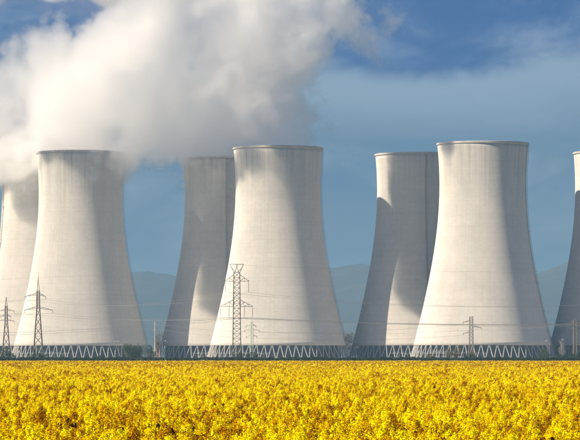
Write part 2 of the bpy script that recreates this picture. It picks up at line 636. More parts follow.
def crop_patch(size, nplants, nrac, nflow, fsize, rad, nleaf, lsize, seed):
    """a square of crop: each plant carries flower heads over a domed top; petals are single small leaves"""
    g = np.random.default_rng(seed)
    V, F, MI, TN = [], [], [], []

    def quads(c, d, s, mi, tone):
        n = len(c)
        d = d / np.linalg.norm(d, axis=1)[:, None]
        a = np.cross(d, g.normal(size=(n, 3)))
        a /= np.linalg.norm(a, axis=1)[:, None]
        b = np.cross(d, a)
        s = (s * g.uniform(0.7, 1.3, n))[:, None] * 0.5
        q = np.stack([c - a * s, c - b * s * 0.9, c + a * s, c + b * s], 1).reshape(-1, 3)
        base = sum(len(v) for v in V)
        V.append(q)
        F.append(np.arange(4 * n).reshape(-1, 4) + base)
        MI.append(np.full(n, mi))
        TN.append(np.full(4 * n, tone))
    for p in range(nplants):
        px, py = g.uniform(-size / 2, size / 2, 2)
        top = 1.27 + np.clip(g.normal(0, 0.16), -0.30, 0.26)
        r0 = rad * g.uniform(0.75, 1.35)
        tone = g.uniform(-0.05, 0.36) if g.uniform() > 0.30 else g.uniform(-0.40, -0.10)
        for r_ in range(nrac):
            rr, th0 = r0 * math.sqrt(g.uniform(0, 1)), g.uniform(0, 2 * np.pi)
            ox, oy = rr * math.cos(th0), rr * math.sin(th0)
            hz_ = top - 0.38 * (rr / r0) ** 2 - abs(g.normal(0, 0.03))
            k = max(3, int(nflow * g.uniform(0.7, 1.3)))
            u = g.normal(size=(k, 3))
            u /= np.linalg.norm(u, axis=1)[:, None]
            c = np.array([px + ox, py + oy, hz_ - 0.05]) + u * np.array([0.036, 0.036, 0.05]) * (fsize / 0.026) ** 0.5
            d = u * 0.8 + np.array([ox, oy, 0.12]) / r0 * 0.8 + g.normal(size=(k, 3)) * 0.28 + np.array([0, 0, 0.2])
            quads(c, d, np.full(k, fsize), 0, tone + g.normal(0, 0.03))
        c = np.stack([px + g.normal(0, rad, nleaf), py + g.normal(0, rad, nleaf), top - g.uniform(0.35, 0.85, nleaf)], 1)
        quads(c, g.normal(size=(nleaf, 3)) + np.array([0, 0, 0.6]), np.full(nleaf, lsize), 1, 0.0)
    me = np_mesh('crop', np.concatenate(V), np.concatenate(F))
    a_ = me.attributes.new('tone', 'FLOAT', 'POINT')
    a_.data.foreach_set('value', np.concatenate(TN).astype(np.float32))
    me.materials.append(M_PETAL)
    me.materials.append(M_GAP_LEAF)
    me.polygons.foreach_set('material_index', np.concatenate(MI).astype(np.int32))
    return me


def field():
    """one crop: points carry height, size and kind; a geometry-node setup puts a square of crop on each"""
    lods = [  # near, far, square size, plants, heads, flowers, petal size, plant radius, leaves, leaf size
        (38, 190, 1.0, 8, 26, 18, 0.025, 0.17, 14, 0.12),
        (190, 430, 2.0, 24, 18, 6, 0.055, 0.22, 7, 0.2),
        (430, 1150, 4.0, 44, 13, 4, 0.11, 0.34, 4, 0.3),
    ]
    NVAR = 5
    pts, scl, rot, kind = [], [], [], []
    for li, (n0, n1, sz, *_r) in enumerate(lods):
        for y in np.arange(n0, n1, sz):
            half = 290 * y / FPX + 9 + 0.012 * y
            xs = np.arange(-half, half, sz)
            n = len(xs)
            X = xs + nrg.uniform(-0.3, 0.3, n) * sz * 0.5
            Y = y + nrg.uniform(-0.3, 0.3, n) * sz * 0.5
            # gentle swells and lodged hollows in the stand
            hgt = 1.0 + 0.06 * np.sin(X * 0.9 + 1.3 * np.sin(Y * 0.22)) + 0.05 * np.sin(X * 0.37 - Y * 0.31) + nrg.normal(0, 0.07, n)
            if li == 2:
                hgt = 1.0 + nrg.normal(0, 0.05, n)
            pts.append(np.stack([X, Y, np.zeros(n)], 1))
            scl.append(np.stack([np.full(n, 1.06), np.full(n, 1.06), hgt], 1))
            rot.append(np.stack([np.zeros(n), np.zeros(n), nrg.uniform(0, 6.283, n)], 1))
            kind.append(li * NVAR + nrg.integers(0, NVAR, n))
    P = np.concatenate(pts)
    me = bpy.data.meshes.new('rapeseed_crop')
    me.vertices.add(len(P))
    me.vertices.foreach_set('co', P.astype(np.float32).ravel())
    for nm, arr in (('scl', np.concatenate(scl)), ('rot', np.concatenate(rot))):
        a = me.attributes.new(nm, 'FLOAT_VECTOR', 'POINT')
        a.data.foreach_set('vector', arr.astype(np.float32).ravel())
    a = me.attributes.new('kind', 'INT', 'POINT')
    a.data.foreach_set('value', np.concatenate(kind).astype(np.int32))
    me.materials.append(M_PETAL)
    me.materials.append(M_GAP_LEAF)
    ng = bpy.data.node_groups.new('rapeseed_crop', 'GeometryNodeTree')
    ng.interface.new_socket('Geometry', in_out='INPUT', socket_type='NodeSocketGeometry')
    ng.interface.new_socket('Geometry', in_out='OUTPUT', socket_type='NodeSocketGeometry')
    N, L = ng.nodes, ng.links
    gi, go = N.new('NodeGroupInput'), N.new('NodeGroupOutput')
    for li, (_a, _b, *args) in reversed(list(enumerate(lods))):
        for v in reversed(range(NVAR)):
            src = bpy.data.objects.new('crop', crop_patch(*args, 100 * li + v))
            oi = N.new('GeometryNodeObjectInfo')
            oi.inputs['Object'].default_value = src
            oi.inputs['As Instance'].default_value = True
    def attr(nm, ty):
        n = N.new('GeometryNodeInputNamedAttribute')
        n.data_type = ty
        n.inputs['Name'].default_value = nm
        return n.outputs['Attribute']
    iop = N.new('GeometryNodeInstanceOnPoints')
    L.new(gi.outputs[0], iop.inputs['Points'])
    # join keeps the sources as separate picks
    jn = N.new('GeometryNodeJoinGeometry')
    ois = [n for n in N if n.bl_idname == 'GeometryNodeObjectInfo']
    for n in ois:
        L.new(n.outputs['Geometry'], jn.inputs[0])
    L.new(jn.outputs[0], iop.inputs['Instance'])
    iop.inputs['Pick Instance'].default_value = True
    L.new(attr('kind', 'INT'), iop.inputs['Instance Index'])
    er = N.new('FunctionNodeEulerToRotation')
    L.new(attr('rot', 'FLOAT_VECTOR'), er.inputs[0])
    L.new(er.outputs[0], iop.inputs['Rotation'])
    L.new(attr('scl', 'FLOAT_VECTOR'), iop.inputs['Scale'])
    L.new(iop.outputs[0], go.inputs[0])
    o = link('rapeseed_crop', me)
    md = o.modifiers.new('crop', 'NODES')
    md.node_group = ng
    tag(o, 'yellow rapeseed crop in full flower filling the foreground', kind='stuff')


field()

# ------------------------------------------------------------------ pylons, poles and power lines
def lattice(parent, z0, z1, w0, w1, mat, nb, bar=0.16, name='bracing'):
    """square lattice mast between heights z0 and z1; the four legs are parts of their own"""
    def corner(z, k):
        w = (w0 + (w1 - w0) * (z - z0) / (z1 - z0)) / 2
        return Vector(((-w, w, w, -w)[k], (-w, -w, w, w)[k], z))
    for k in range(4):
        MB().bar(corner(z0, k), corner(z1, k), bar * 1.35).build('leg', mat, parent)
    b = MB()
    for i in range(nb):
        za, zb = z0 + (z1 - z0) * i / nb, z0 + (z1 - z0) * (i + 1) / nb
        for k in range(4):
            k2 = (k + 1) % 4
            b.bar(corner(za, k), corner(zb, k2), bar * 0.75)
            b.bar(corner(za, k2), corner(zb, k), bar * 0.75)
            b.bar(corner(zb, k), corner(zb, k2), bar * 0.75)
    b.build(name, mat, parent)


def arm(parent, z, x0, x1, depth, rise, mat, bar=0.14, dz=0.0):
    """tapering lattice cross arm from the mast (x0) to its tip (x1); rise is the height of its root"""
    b = MB()
    n = max(2, int(abs(x1 - x0) / 1.6))
    for s in (-1, 1):
        b.bar((x0, s * depth, z), (x1, 0, z + dz), bar)
        b.bar((x0, s * depth, z + rise), (x1, 0, z + dz + 0.1), bar)
        for i in range(n):
            t0, t1 = i / n, (i + 1) / n
            p = Vector((x0 + (x1 - x0) * t0, s * depth * (1 - t0), z + dz * t0))
            q = Vector((x0 + (x1 - x0) * t1, s * depth * (1 - t1), z + dz * t1 + rise * (1 - t1)))
            p2 = Vector((x0 + (x1 - x0) * t0, s * depth * (1 - t0), z + dz * t0 + rise * (1 - t0)))
            b.bar(p, q, bar * 0.7)
            b.bar(p, p2, bar * 0.7)
    return b.build('cross_arm', mat, parent)


def insulator(parent, p, length, mat=None):
    b = MB()
    p = Vector(p)
    n = max(3, int(length / 0.35))
    b.bar(p, p - Vector((0, 0, length)), 0.10, n=6)
    for i in range(n):
        z = p.z - length * (0.12 + 0.8 * i / n)
        b.bar((p.x, p.y, z), (p.x, p.y, z - 0.10), 0.42, 0.34, 8)
    return b.build('insulator', mat or M_GLASS, parent)


class At:
    """turns photo columns and rows into local coordinates of a thing d metres out"""
    def __init__(self, px, d):
        self.px, self.d, self.k = px, d, d / FPX

    def x(self, px): return (px - self.px) * self.k
    def z(self, py): return CAMZ + (HY - py) * self.k
    def w(self, x, z): return Vector((gx(self.px, self.d) + x, self.d, z))


WIRE_ENDS = {}


def big_pylon():
    a = At(236.8, 1450)
    t = empty('pylon', (gx(a.px, a.d), a.d, 0), 'largest lattice pylon with two wide arms and a forked top, before a bright tower', 'pylon', 'power line pylons')
    lattice(t, 0, a.z(344), 4.4, 3.5, M_STEEL, 4, 0.2)
    lattice(t, a.z(344), a.z(272.5), 3.3, 2.5, M_STEEL, 14, 0.19)
    # forked top
    b = MB()
    zt, zb = a.z(264.3), a.z(272.5)
    for s in (-1, 1):
        for y in (-1.2, 1.2):
            b.bar((s * 1.2, y, zb), (s * 2.9, y * .3, zt), 0.17)
            b.bar((s * 0.9, y, zb), (-s * 0.4, y * .3, zt), 0.14)
            b.bar((s * 1.9, y * .7, (zt + zb) / 2), (0, y * .6, zb), 0.12)
    b.bar((-2.9, 0, zt), (2.9, 0, zt), 0.2)
    b.build('forked_top', M_STEEL, t)
    for row, root, xl, xr in ((281.3, 274.5, 225, 249), (306.6, 299.5, 220.5, 252.8)):
        z, rise = a.z(row), (row - root) * a.k
        for s, px in ((-1, xl), (1, xr)):
            arm(t, z, s * 1.2, a.x(px), 1.2, rise, M_STEEL, 0.16)
            MB().bar((s * 1.1, 0, z + rise), (a.x(px), 0, z + 0.1), 0.16).build('arm_stay', M_STEEL, t)
    ends = []
    for px, row in ((225.2, 281.3), (248.6, 281.3), (220.8, 306.6), (229, 306.6), (244.4, 306.6), (252.5, 306.6)):
        L_ = 11 * a.k
        insulator(t, (a.x(px), 0, a.z(row)), L_)
        ends.append(a.w(a.x(px), a.z(row) - L_))
    WIRE_ENDS['big'] = ends
    WIRE_ENDS['bigtop'] = [a.w(-2.9, zt), a.w(2.9, zt)]


def spire_pylon():
    a = At(38.2, 1500)
    t = empty('pylon', (gx(a.px, a.d), a.d, 0), 'tall pylon with a needle spire and splayed legs, before the leftmost bright tower', 'pylon', 'power line pylons')
    lattice(t, 0, a.z(309), 4.6, 1.35, M_RUST, 6, 0.19)
    lattice(t, a.z(309), a.z(291), 1.35, 1.1, M_RUST, 7, 0.2)
    b = MB()
    for k in range(4):
        sx, sy = (-.5, .5, .5, -.5)[k], (-.5, -.5, .5, .5)[k]
        b.bar((sx, sy, a.z(291)), (0, 0, a.z(278)), 0.13)
    b.bar((0, 0, a.z(281)), (0, 0, a.z(271.8)), 0.2, 0.1, 6)
    b.build('spire', M_RUST, t)
    ends = []
    for row, xl, xr, tip in ((295, 25, 45.6, 1.6), (308.4, 24.6, 52.6, 1.9)):
        for s, px in ((-1, xl), (1, xr)):
            arm(t, a.z(row), s * 0.6, a.x(px), 0.6, 0.9, M_RUST, 0.14, -tip * a.k)
            insulator(t, (a.x(px), 0, a.z(row + tip)), 1.3)
            ends.append(a.w(a.x(px), a.z(row + tip) - 1.3))
    WIRE_ENDS['spire'] = ends


def left_pylon():
    a = At(6.2, 1700)
    t = empty('pylon', (gx(a.px, a.d), a.d, 0), 'shorter pylon with splayed legs hard by the left picture edge', 'pylon', 'power line pylons')
    lattice(t, 0, a.z(322), 4.3, 1.3, M_RUST, 5, 0.19)
    lattice(t, a.z(322), a.z(306), 1.3, 1.0, M_RUST, 6, 0.2)
    b = MB()
    for k in range(4):
        b.bar(((-.5, .5, .5, -.5)[k], (-.5, -.5, .5, .5)[k], a.z(306)), (0, 0, a.z(296.8)), 0.16)
    b.build('peak', M_RUST, t)
    ends = []
    for row, xl, xr in ((310.5, -1.0, 14.2), (316, 0.5, 11), (320.6, -2, 14.2)):
        for s, px in ((-1, xl), (1, xr)):
            arm(t, a.z(row), s * 0.55, a.x(px), 0.55, 0.8, M_RUST, 0.14, -0.3)
            insulator(t, (a.x(px), 0, a.z(row) - 0.3), 1.2)
            ends.append(a.w(a.x(px), a.z(row) - 1.5))
    WIRE_ENDS['left'] = ends


def small_pylon():
    a = At(471.2, 1650)
    t = empty('pylon', (gx(a.px, a.d), a.d, 0), 'small narrow pylon with three short arms, before the tallest bright tower', 'pylon', 'power line pylons')
    lattice(t, 0, a.z(342), 2.6, 1.8, M_RUST, 3, 0.18)
    lattice(t, a.z(342), a.z(316.6), 1.8, 1.5, M_RUST, 7, 0.17)
    ends = []
    for row, px in ((321.5, 463), (332.6, 463.4), (326.8, 481.4)):
        s = -1 if px < a.px else 1
        arm(t, a.z(row), s * 0.8, a.x(px), 0.7, 0.7, M_RUST, 0.14, -0.5)
        insulator(t, (a.x(px), 0, a.z(row) - 0.5), 0.8)
        ends.append(a.w(a.x(px), a.z(row) - 1.3))
    WIRE_ENDS['small'] = ends


def pole(px, d, top, arms, w, mat, label, name='utility_pole'):
    a = At(px, d)
    t = empty(name, (gx(px, d), d, 0), label, 'utility pole', 'poles of the local lines')
    MB().bar((0, 0, 0), (0, 0, a.z(top)), w, w * 0.7, 8).build('pole', mat, t)
    ends = []
    for row, xl, xr in arms:
        z = a.z(row)
        MB().bar((a.x(xl), -0.12, z), (a.x(xr), -0.12, z), 0.22).build('cross_arm', mat, t)
        b = MB()
        b.bar((a.x(xl) * 0.6, -0.12, z), (0, -0.12, z - 0.9), 0.1)
        b.bar((a.x(xr) * 0.6, -0.12, z), (0, -0.12, z - 0.9), 0.1)
        b.build('brace', mat, t)
        for x in (a.x(xl), a.x(xr)):
            MB().bar((x, -0.12, z + 0.1), (x, -0.12, z + 0.55), 0.24, 0.14, 8).build('insulator', M_GLASS, t)
            ends.append(a.w(x, z + 0.55))
    return ends


PALE_GREEN = simple_mat('pale_green_paint', (0.30, 0.36, 0.31), 0.7, 0.15, 0.6)


def mast_pylon(px, d, top, arms, label, mat=None, w=1.0):
    M_GREENP = mat or PALE_GREEN
    a = At(px, d)
    t = empty('pylon', (gx(px, d), d, 0), label, 'pylon', 'power line pylons')
    lattice(t, 0, a.z(top + 3), 1.25 * w, 0.8 * w, M_GREENP, 11, 0.13 * w)
    MB().bar((0, 0, a.z(top + 3)), (0, 0, a.z(top)), 0.2, 0.1, 6).build('peak', M_GREENP, t)
    ends = []
    for row, xl, xr in arms:
        for s, x in ((-1, xl), (1, xr)):
            arm(t, a.z(row), s * 0.4, a.x(x), 0.35, 0.6, M_GREENP, 0.12, -0.25)
            insulator(t, (a.x(x), 0, a.z(row) - 0.25), 0.6)
            ends.append(a.w(a.x(x), a.z(row) - 0.85))
    return ends


big_pylon()
spire_pylon()
left_pylon()
small_pylon()
WIRE_ENDS['mast'] = mast_pylon(252, 1560, 318.5, ((325.5, 246, 256), (330, 244.4, 259.5), (336, 246.5, 257)),
                               'slim pale green pylon with three arm levels, close beside the largest pylon')
WIRE_ENDS['polew'] = pole(155.1, 1650, 321, ((324.6, 152, 157.2), (329.8, 152.4, 157)), 0.75, M_POLE,
                          'pale concrete pole with two short arms between the left towers')
WIRE_ENDS['poler'] = mast_pylon(575.2, 1600, 317.0, ((321.2, 570.4, 580.5), (324.2, 569.6, 581.5), (328.0, 571.2, 579.4)),
                                'dark lattice pylon with three close arms hard by the right picture edge', M_RUST, 1.5)


def wire(points, sags, th, label):
    b = []
    for (p, q), sag in zip(zip(points, points[1:]), sags):
        n = 26
        for i in range(n + (1 if q is points[-1] else 0)):
            t = i / n
            v = p.lerp(q, t)
            v = Vector((v.x, v.y, v.z - 4 * sag * t * (1 - t)))
            b.append(v)
    m = MB()
    k = 5
    for i, v in enumerate(b):
        for j in range(k):
            t = 2 * math.pi * j / k
            m.v.append(v + Vector((0, math.cos(t), math.sin(t))) * th / 2)
    for i in range(len(b) - 1):
        for j in range(k):
            m.f.append((i * k + j, i * k + (j + 1) % k, (i + 1) * k + (j + 1) % k, (i + 1) * k + j))
    tag(m.build('power_line', M_WIRE), label, 'power line', 'wires strung between the pylons')


W = WIRE_ENDS
wire([at(-420, 300, 1480), W['spire'][0], W['big'][0], at(760, 291, 1450)], [3, 4, 6.5], 0.075, 'upper wire from the left arm of the spired pylon to the forked pylon')
wire([at(-410, 300, 1500), W['spire'][1], W['big'][1], at(770, 290, 1455)], [3, 4, 6.5], 0.075, 'upper wire from the right arm of the spired pylon to the forked pylon')
wire([at(-400, 312, 1480), W['spire'][2], W['big'][2], at(760, 318, 1445)], [3, 2, 3.0], 0.10, 'lower wire leaving the outer left end of the forked pylon')
wire([at(-390, 312, 1500), W['spire'][3], W['big'][5], at(775, 317, 1455)], [3, 2, 3.2], 0.10, 'lower wire leaving the outer right end of the forked pylon')
wire([at(-250, 330, 1440), W['big'][3], at(765, 319, 1450)], [4.0, 2.6], 0.11, 'low wire sagging left from the inner left insulator of the forked pylon')
wire([at(-240, 331, 1460), W['big'][4], at(780, 318, 1440)], [4.6, 3.4], 0.10, 'low wire sagging left from the inner right insulator of the forked pylon')
wire([at(-380, 276, 1480), W['bigtop'][0], at(770, 265, 1450)], [5, 3.0], 0.05, 'topmost earth wire from the fork of the largest pylon')
wire([W['left'][1], W['polew'][1], W['mast'][2], W['small'][0], W['poler'][2]], [1.5, 0.8, 1.6, 1.0], 0.06, 'thin wire from the left edge pylon on to the right edge pylon')
wire([W['left'][5], W['polew'][3], W['mast'][4], W['small'][1]], [1.5, 0.8, 1.6], 0.06, 'lowest thin wire ending at the lower arm of the small narrow pylon')
wire([W['mast'][3], W['small'][2], W['poler'][0], at(700, 318, 1580)], [1.5, 1.0, 1.0], 0.06, 'thin wire from the right arm of the small narrow pylon to the right edge pylon')


def lamp_post(px, d, top, side, label):
    a = At(px, d)
    t = empty('street_lamp', (gx(px, d), d, 0), label, 'street lamp', 'lamps around the towers')
    z = a.z(top)
    MB().bar((0, 0, 0), (0, 0, z), 0.18, 0.10, 8).build('pole', M_POLE, t)
    MB().bar((0, 0, z - 0.05), (side * 1.3, -0.3, z + 0.35), 0.12, 0.1, 6).build('bracket', M_POLE, t)
    MB().box((side * 1.7, -0.4, z + 0.38), (0.8, 0.4, 0.2)).build('lamp_head', M_LAMP, t)


lamp_post(118.6, 1800, 342.2, -1, 'left one of the close pair of street lamps by the round green tree')
lamp_post(121.4, 1790, 342.0, -1, 'right one of the close pair of street lamps by the round green tree')
lamp_post(162.2, 1800, 341.6, 1, 'single street lamp beside the pink brick hut')
lamp_post(549.4, 1700, 341.6, -1, 'street lamp at the right foot of the tallest tower')

# ------------------------------------------------------------------ trees, bushes, hedge
def leaves(centres, size, g, mat, name, parent=None):
    n = len(centres)
    d = g.normal(size=(n, 3))
    d /= np.linalg.norm(d, axis=1)[:, None]
    a = np.cross(d, g.normal(size=(n, 3)))
    a /= np.linalg.norm(a, axis=1)[:, None]
    b = np.cross(d, a)
    s = (size * g.uniform(0.6, 1.4, n))[:, None] * 0.5
    q = np.stack([centres - a * s, centres - b * s * 0.7, centres + a * s, centres + b * s * 0.7], 1).reshape(-1, 3)
    return link(name, np_mesh(name, q, np.arange(4 * n).reshape(-1, 4)), mat, parent)


def tree(px, d, width, height, trunk_h, label, seed, mat=None, bark=None, nleaf=1600, leaf=0.38, cat='tree', name='tree', group=None, bare=False):
    g = np.random.default_rng(seed)
    r = random.Random(seed)
    t = empty(name, (gx(px, d), d, 0), label, cat, group)
    b = MB()
    rw = max(0.06, height * 0.018)
    b.bar((0, 0, 0), (r.uniform(-.2, .2), 0, trunk_h), rw * 2.2, rw * 1.5, 7)
    tips = []
    nl = 9
    for i in range(nl):
        an = 2 * math.pi * i / nl + r.uniform(-.3, .3)
        base = Vector((0, 0, trunk_h * r.uniform(0.75, 1.05)))
        rad = width / 2 * r.uniform(0.45, 0.85)
        tip = Vector((math.cos(an) * rad, math.sin(an) * rad, trunk_h + (height - trunk_h) * r.uniform(0.25, 0.85)))
        mid = base.lerp(tip, 0.5) + Vector((r.uniform(-.3, .3), r.uniform(-.3, .3), 0.25))
        b.bar(base, mid, rw * 1.0, rw * 0.7, 5)
        b.bar(mid, tip, rw * 0.7, rw * 0.25, 5)
        tips += [tip, mid]
    b.bar((0, 0, trunk_h), (0, 0, height * 0.95), rw * 1.4, rw * 0.3, 5)
    b.build('trunk', bark or M_BARK, t)
    if bare:
        tw = MB()
        for p in tips + [Vector((0, 0, trunk_h + (height - trunk_h) * f)) for f in (.3, .5, .7, .9)]:
            for _ in range(8):
                q = p + Vector((r.gauss(0, width * .12), r.gauss(0, width * .12), abs(r.gauss(0, height * .12))))
                tw.bar(p, q, rw * 0.4, rw * 0.15, 3)
                for _ in range(2):
                    q2 = q + Vector((r.gauss(0, width * .06), r.gauss(0, width * .06), abs(r.gauss(0, height * .05))))
                    tw.bar(q, q2, rw * 0.22, rw * 0.1, 3)
        tw.build('twigs', bark or M_TWIG, t)
        if nleaf == 0:
            return t
    # leaf clumps of several sizes through the crown
    cl, k = [], 34
    for i in range(k):
        u = g.normal(size=3)
        u /= np.linalg.norm(u)
        rr = g.uniform(0.25, 1.0) ** 0.5
        c = np.array([u[0] * width / 2 * rr * 0.82, u[1] * width / 2 * rr * 0.82, trunk_h + (height - trunk_h) * (0.5 + 0.42 * u[2] * rr)])
        n = int(nleaf / k * g.uniform(0.5, 1.5))
        cr = width * g.uniform(0.07, 0.15)
        cl.append(c + g.normal(size=(n, 3)) * cr * np.array([1, 1, 0.75]))
    pts = np.concatenate(cl)
    pts[:, 2] = np.clip(pts[:, 2], 0.05, None)
    leaves(pts, leaf, g, mat or M_LEAF, 'crown', t)
    return t


tree(133, 1620, 9.0, 9.6, 1.6, 'round green tree before the shaded foot of the left front tower', 1, nleaf=5200, leaf=0.42)
tree(150, 1900, 4.5, 10.5, 3.0, 'dark slim tree between the left front tower and the pale pole', 2, M_LEAFD, nleaf=900, leaf=0.4)
tree(158, 1720, 6.5, 15.0, 5.0, 'thin bare tree rising behind the pink brick hut', 3, M_LEAFB, nleaf=240, leaf=0.3, bare=True)
tree(449, 1560, 5.0, 6.8, 0.8, 'brown budding tree, left of the brown pair before the bright tower', 4, M_LEAFB, nleaf=700, leaf=0.3, bare=True)
tree(456.5, 1560, 4.2, 7.6, 0.8, 'brown budding tree, right of the brown pair before the bright tower', 5, M_LEAFB, nleaf=650, leaf=0.3, bare=True)
tree(562, 1620, 4.2, 11.2, 2.0, 'pale bare tree right of the tallest tower', 6, M_LEAFB, M_PALEBARK, nleaf=0, bare=True)
tree(553, 2240, 7.0, 18.5, 3.0, 'brownish tree peeping out behind the right foot of the tallest tower', 7, M_LEAFB, nleaf=1300, leaf=0.6)
tree(346, 2600, 13.0, 22.0, 3.0, 'far brown tree in the gap between two towers, left one', 8, M_LEAFB, nleaf=1600, leaf=0.8, group='far trees behind the gap')
tree(354, 2620, 13.0, 23.0, 3.0, 'far brown tree in the gap between two towers, right one', 9, M_LEAFB, nleaf=1600, leaf=0.8, group='far trees behind the gap')


def bush(px, d, width, height, label, seed, mat):
    g = np.random.default_rng(seed)
    r = random.Random(seed)
    t = empty('bush', (gx(px, d), d, 0), label, 'bush', 'bushes along the far field edge')
    b = MB()
    for i in range(7):
        an = r.uniform(0, 6.28)
        b.bar((0, 0, 0), (math.cos(an) * width * .3, math.sin(an) * width * .2, height * r.uniform(.5, .9)), 0.09, 0.04, 5)
    b.build('stems', M_BARK, t)
    n = int(220 * width)
    u = g.normal(size=(n, 3))
    u /= np.linalg.norm(u, axis=1)[:, None]
    rr = g.uniform(0.2, 1, n)[:, None] ** 0.4
    lump = 1 + 0.22 * np.sin(u[:, :1] * 7 + seed) * np.cos(u[:, 2:] * 5)
    p = u * rr * lump * np.array([width / 2, width * 0.35, height * 0.5]) + np.array([0, 0, height * 0.5])
    p[:, 2] = np.clip(p[:, 2], 0.05, None)
    leaves(p, 0.32, g, mat, 'foliage', t)


bush(3, 1400, 8.5, 5.6, 'wide dark bush in the bottom left corner by the edge pylon', 21, M_LEAFD)
bush(11, 1405, 5.0, 4.6, 'lower dark bush between the two left pylons', 22, M_LEAFD)
bush(37, 1400, 7.5, 4.6, 'dark rounded bush at the foot of the spired pylon', 23, M_LEAFD)
bush(240, 1395, 3.6, 5.2, 'dark bush at the foot of the largest pylon', 24, M_LEAFD)
bush(252, 1400, 5.8, 4.9, 'wider dark bush at the foot of the slim green pylon', 25, M_LEAFD)
bush(470, 1410, 5.8, 4.7, 'dark bush at the foot of the small narrow pylon', 26, M_LEAFD)
bush(543.5, 1500, 5.0, 6.6, 'grey green bush beside the right street lamp', 27, M_LEAF)
bush(560, 1400, 4.5, 4.0, 'low dark bush under the pale bare tree', 28, M_LEAFD)
bush(575, 1400, 5.5, 4.4, 'dark bush at the foot of the right edge pylon', 29, M_LEAFD)
bush(430, 1420, 4.0, 4.0, 'low brown bush left of the brown budding trees', 30, M_LEAFB)
bush(100, 1420, 4.0, 3.6, 'low dark bush before the left front tower columns', 31, M_LEAFD)
bush(153, 1430, 3.2, 5.4, 'narrow dark bush at the foot of the pale pole', 32, M_LEAFD)


def hedge():
    g = np.random.default_rng(77)
    n = 90000
    x = g.uniform(-150, 150, n)
    top = 2.55 + 0.10 * np.sin(x * 0.21) + 0.08 * np.sin(x * 0.63 + 1) + 0.07 * np.sin(x * 1.7)
    z = top * g.uniform(0.0, 1.0, n) ** 0.6
    y = 1166 + g.normal(0, 1.0, n)
    o = leaves(np.stack([x, y, z], 1), 0.34, g, M_LEAFD, 'hedge')
    tag(o, 'low dark green hedge along the far edge of the yellow field', kind='stuff')


hedge()

# ------------------------------------------------------------------ small buildings and vehicles
def hut():
    d = 1880
    t = empty('brick_hut', (gx(157, d), d, 0), 'narrow pink brick hut between the left towers', 'hut')
    MB().box((0, 0, 4.2), (3.4, 3.2, 8.4)).build('wall', M_BRICK, t)
    r_ = MB()
    r_.box((0, 0, 8.55), (3.9, 3.7, 0.3))
    r_.build('roof', M_ROOF, t)
    for z in (2.4, 5.8):
        w = MB().box((0.3, -1.62, z), (0.9, 0.08, 1.2)).build('window', M_PANE, t)
        MB().box((0.3, -1.66, z - 0.7), (1.1, 0.14, 0.12)).build('sill', M_COL, w)
    MB().box((-0.9, -1.62, 1.05), (0.9, 0.08, 2.1)).build('door', M_ROOF, t)


def yard_fence():
    d = 1880
    t = empty('panel_fence', (gx(142, d), d, 0), 'pale concrete panel fence by the round green tree', 'fence')
    for i in range(7):
        MB().box((-8.4 + i * 2.4 + 1.2, 0, 1.25), (2.25, 0.1, 2.5)).build('panel', M_POLE, t)
    for i in range(8):
        MB().box((-8.4 + i * 2.4, 0, 1.4), (0.18, 0.2, 2.8)).build('post', M_COL, t)


def van(px, d, mat, label, rz=0.0, s=1.0):
    t = empty('parked_van', (gx(px, d), d, 0), label, 'van', 'vehicles by the towers', rz)
    t.scale = (s, s, s)
    me = bpy.data.meshes.new('body')
    bm = bmesh.new()
    prof = [(-2.5, 0.45), (2.45, 0.45), (2.5, 1.05), (1.9, 1.25), (1.25, 2.2), (-2.4, 2.3), (-2.5, 1.9)]
    a = [bm.verts.new((x, -0.95, z)) for x, z in prof]
    c = [bm.verts.new((x, 0.95, z)) for x, z in prof]
    bm.faces.new(a)
    bm.faces.new(c[::-1])
    for i in range(len(prof)):
        j = (i + 1) % len(prof)
        bm.faces.new((a[j], a[i], c[i], c[j]))
    bmesh.ops.bevel(bm, geom=bm.edges[:], offset=0.08, segments=2, affect='EDGES')
    bmesh.ops.recalc_face_normals(bm, faces=bm.faces[:])
    bm.to_mesh(me)
    bm.free()
    link('body', me, mat, t)
    MB().box((0.75, -0.96, 1.7), (0.9, 0.04, 0.6)).build('window', M_PANE, t)
    MB().box((-0.5, -0.97, 1.15), (0.18, 0.05, 0.06)).build('handle', M_TYRE, t)
    for x in (-1.6, 1.6):
        for y in (-0.9, 0.9):
            w = MB().bar((x, y - 0.12, 0.36), (x, y + 0.12, 0.36), 0.72, n=14).build('wheel', M_TYRE, t)
            MB().bar((x, y - 0.14, 0.36), (x, y + 0.14, 0.36), 0.4, n=10).build('hub_cap', M_LAMP, w)
    for y in (-0.65, 0.65):
        MB().box((2.5, y, 0.9), (0.06, 0.3, 0.2)).build('headlight', M_LAMP, t)


hut()
yard_fence()
van(169, 1780, M_WHITE, 'white van parked before the shaded rear tower', 0.6, 0.95)
van(113, 1780, M_YELLOW, 'yellow van parked before the left front tower columns', 1.2, 1.0)


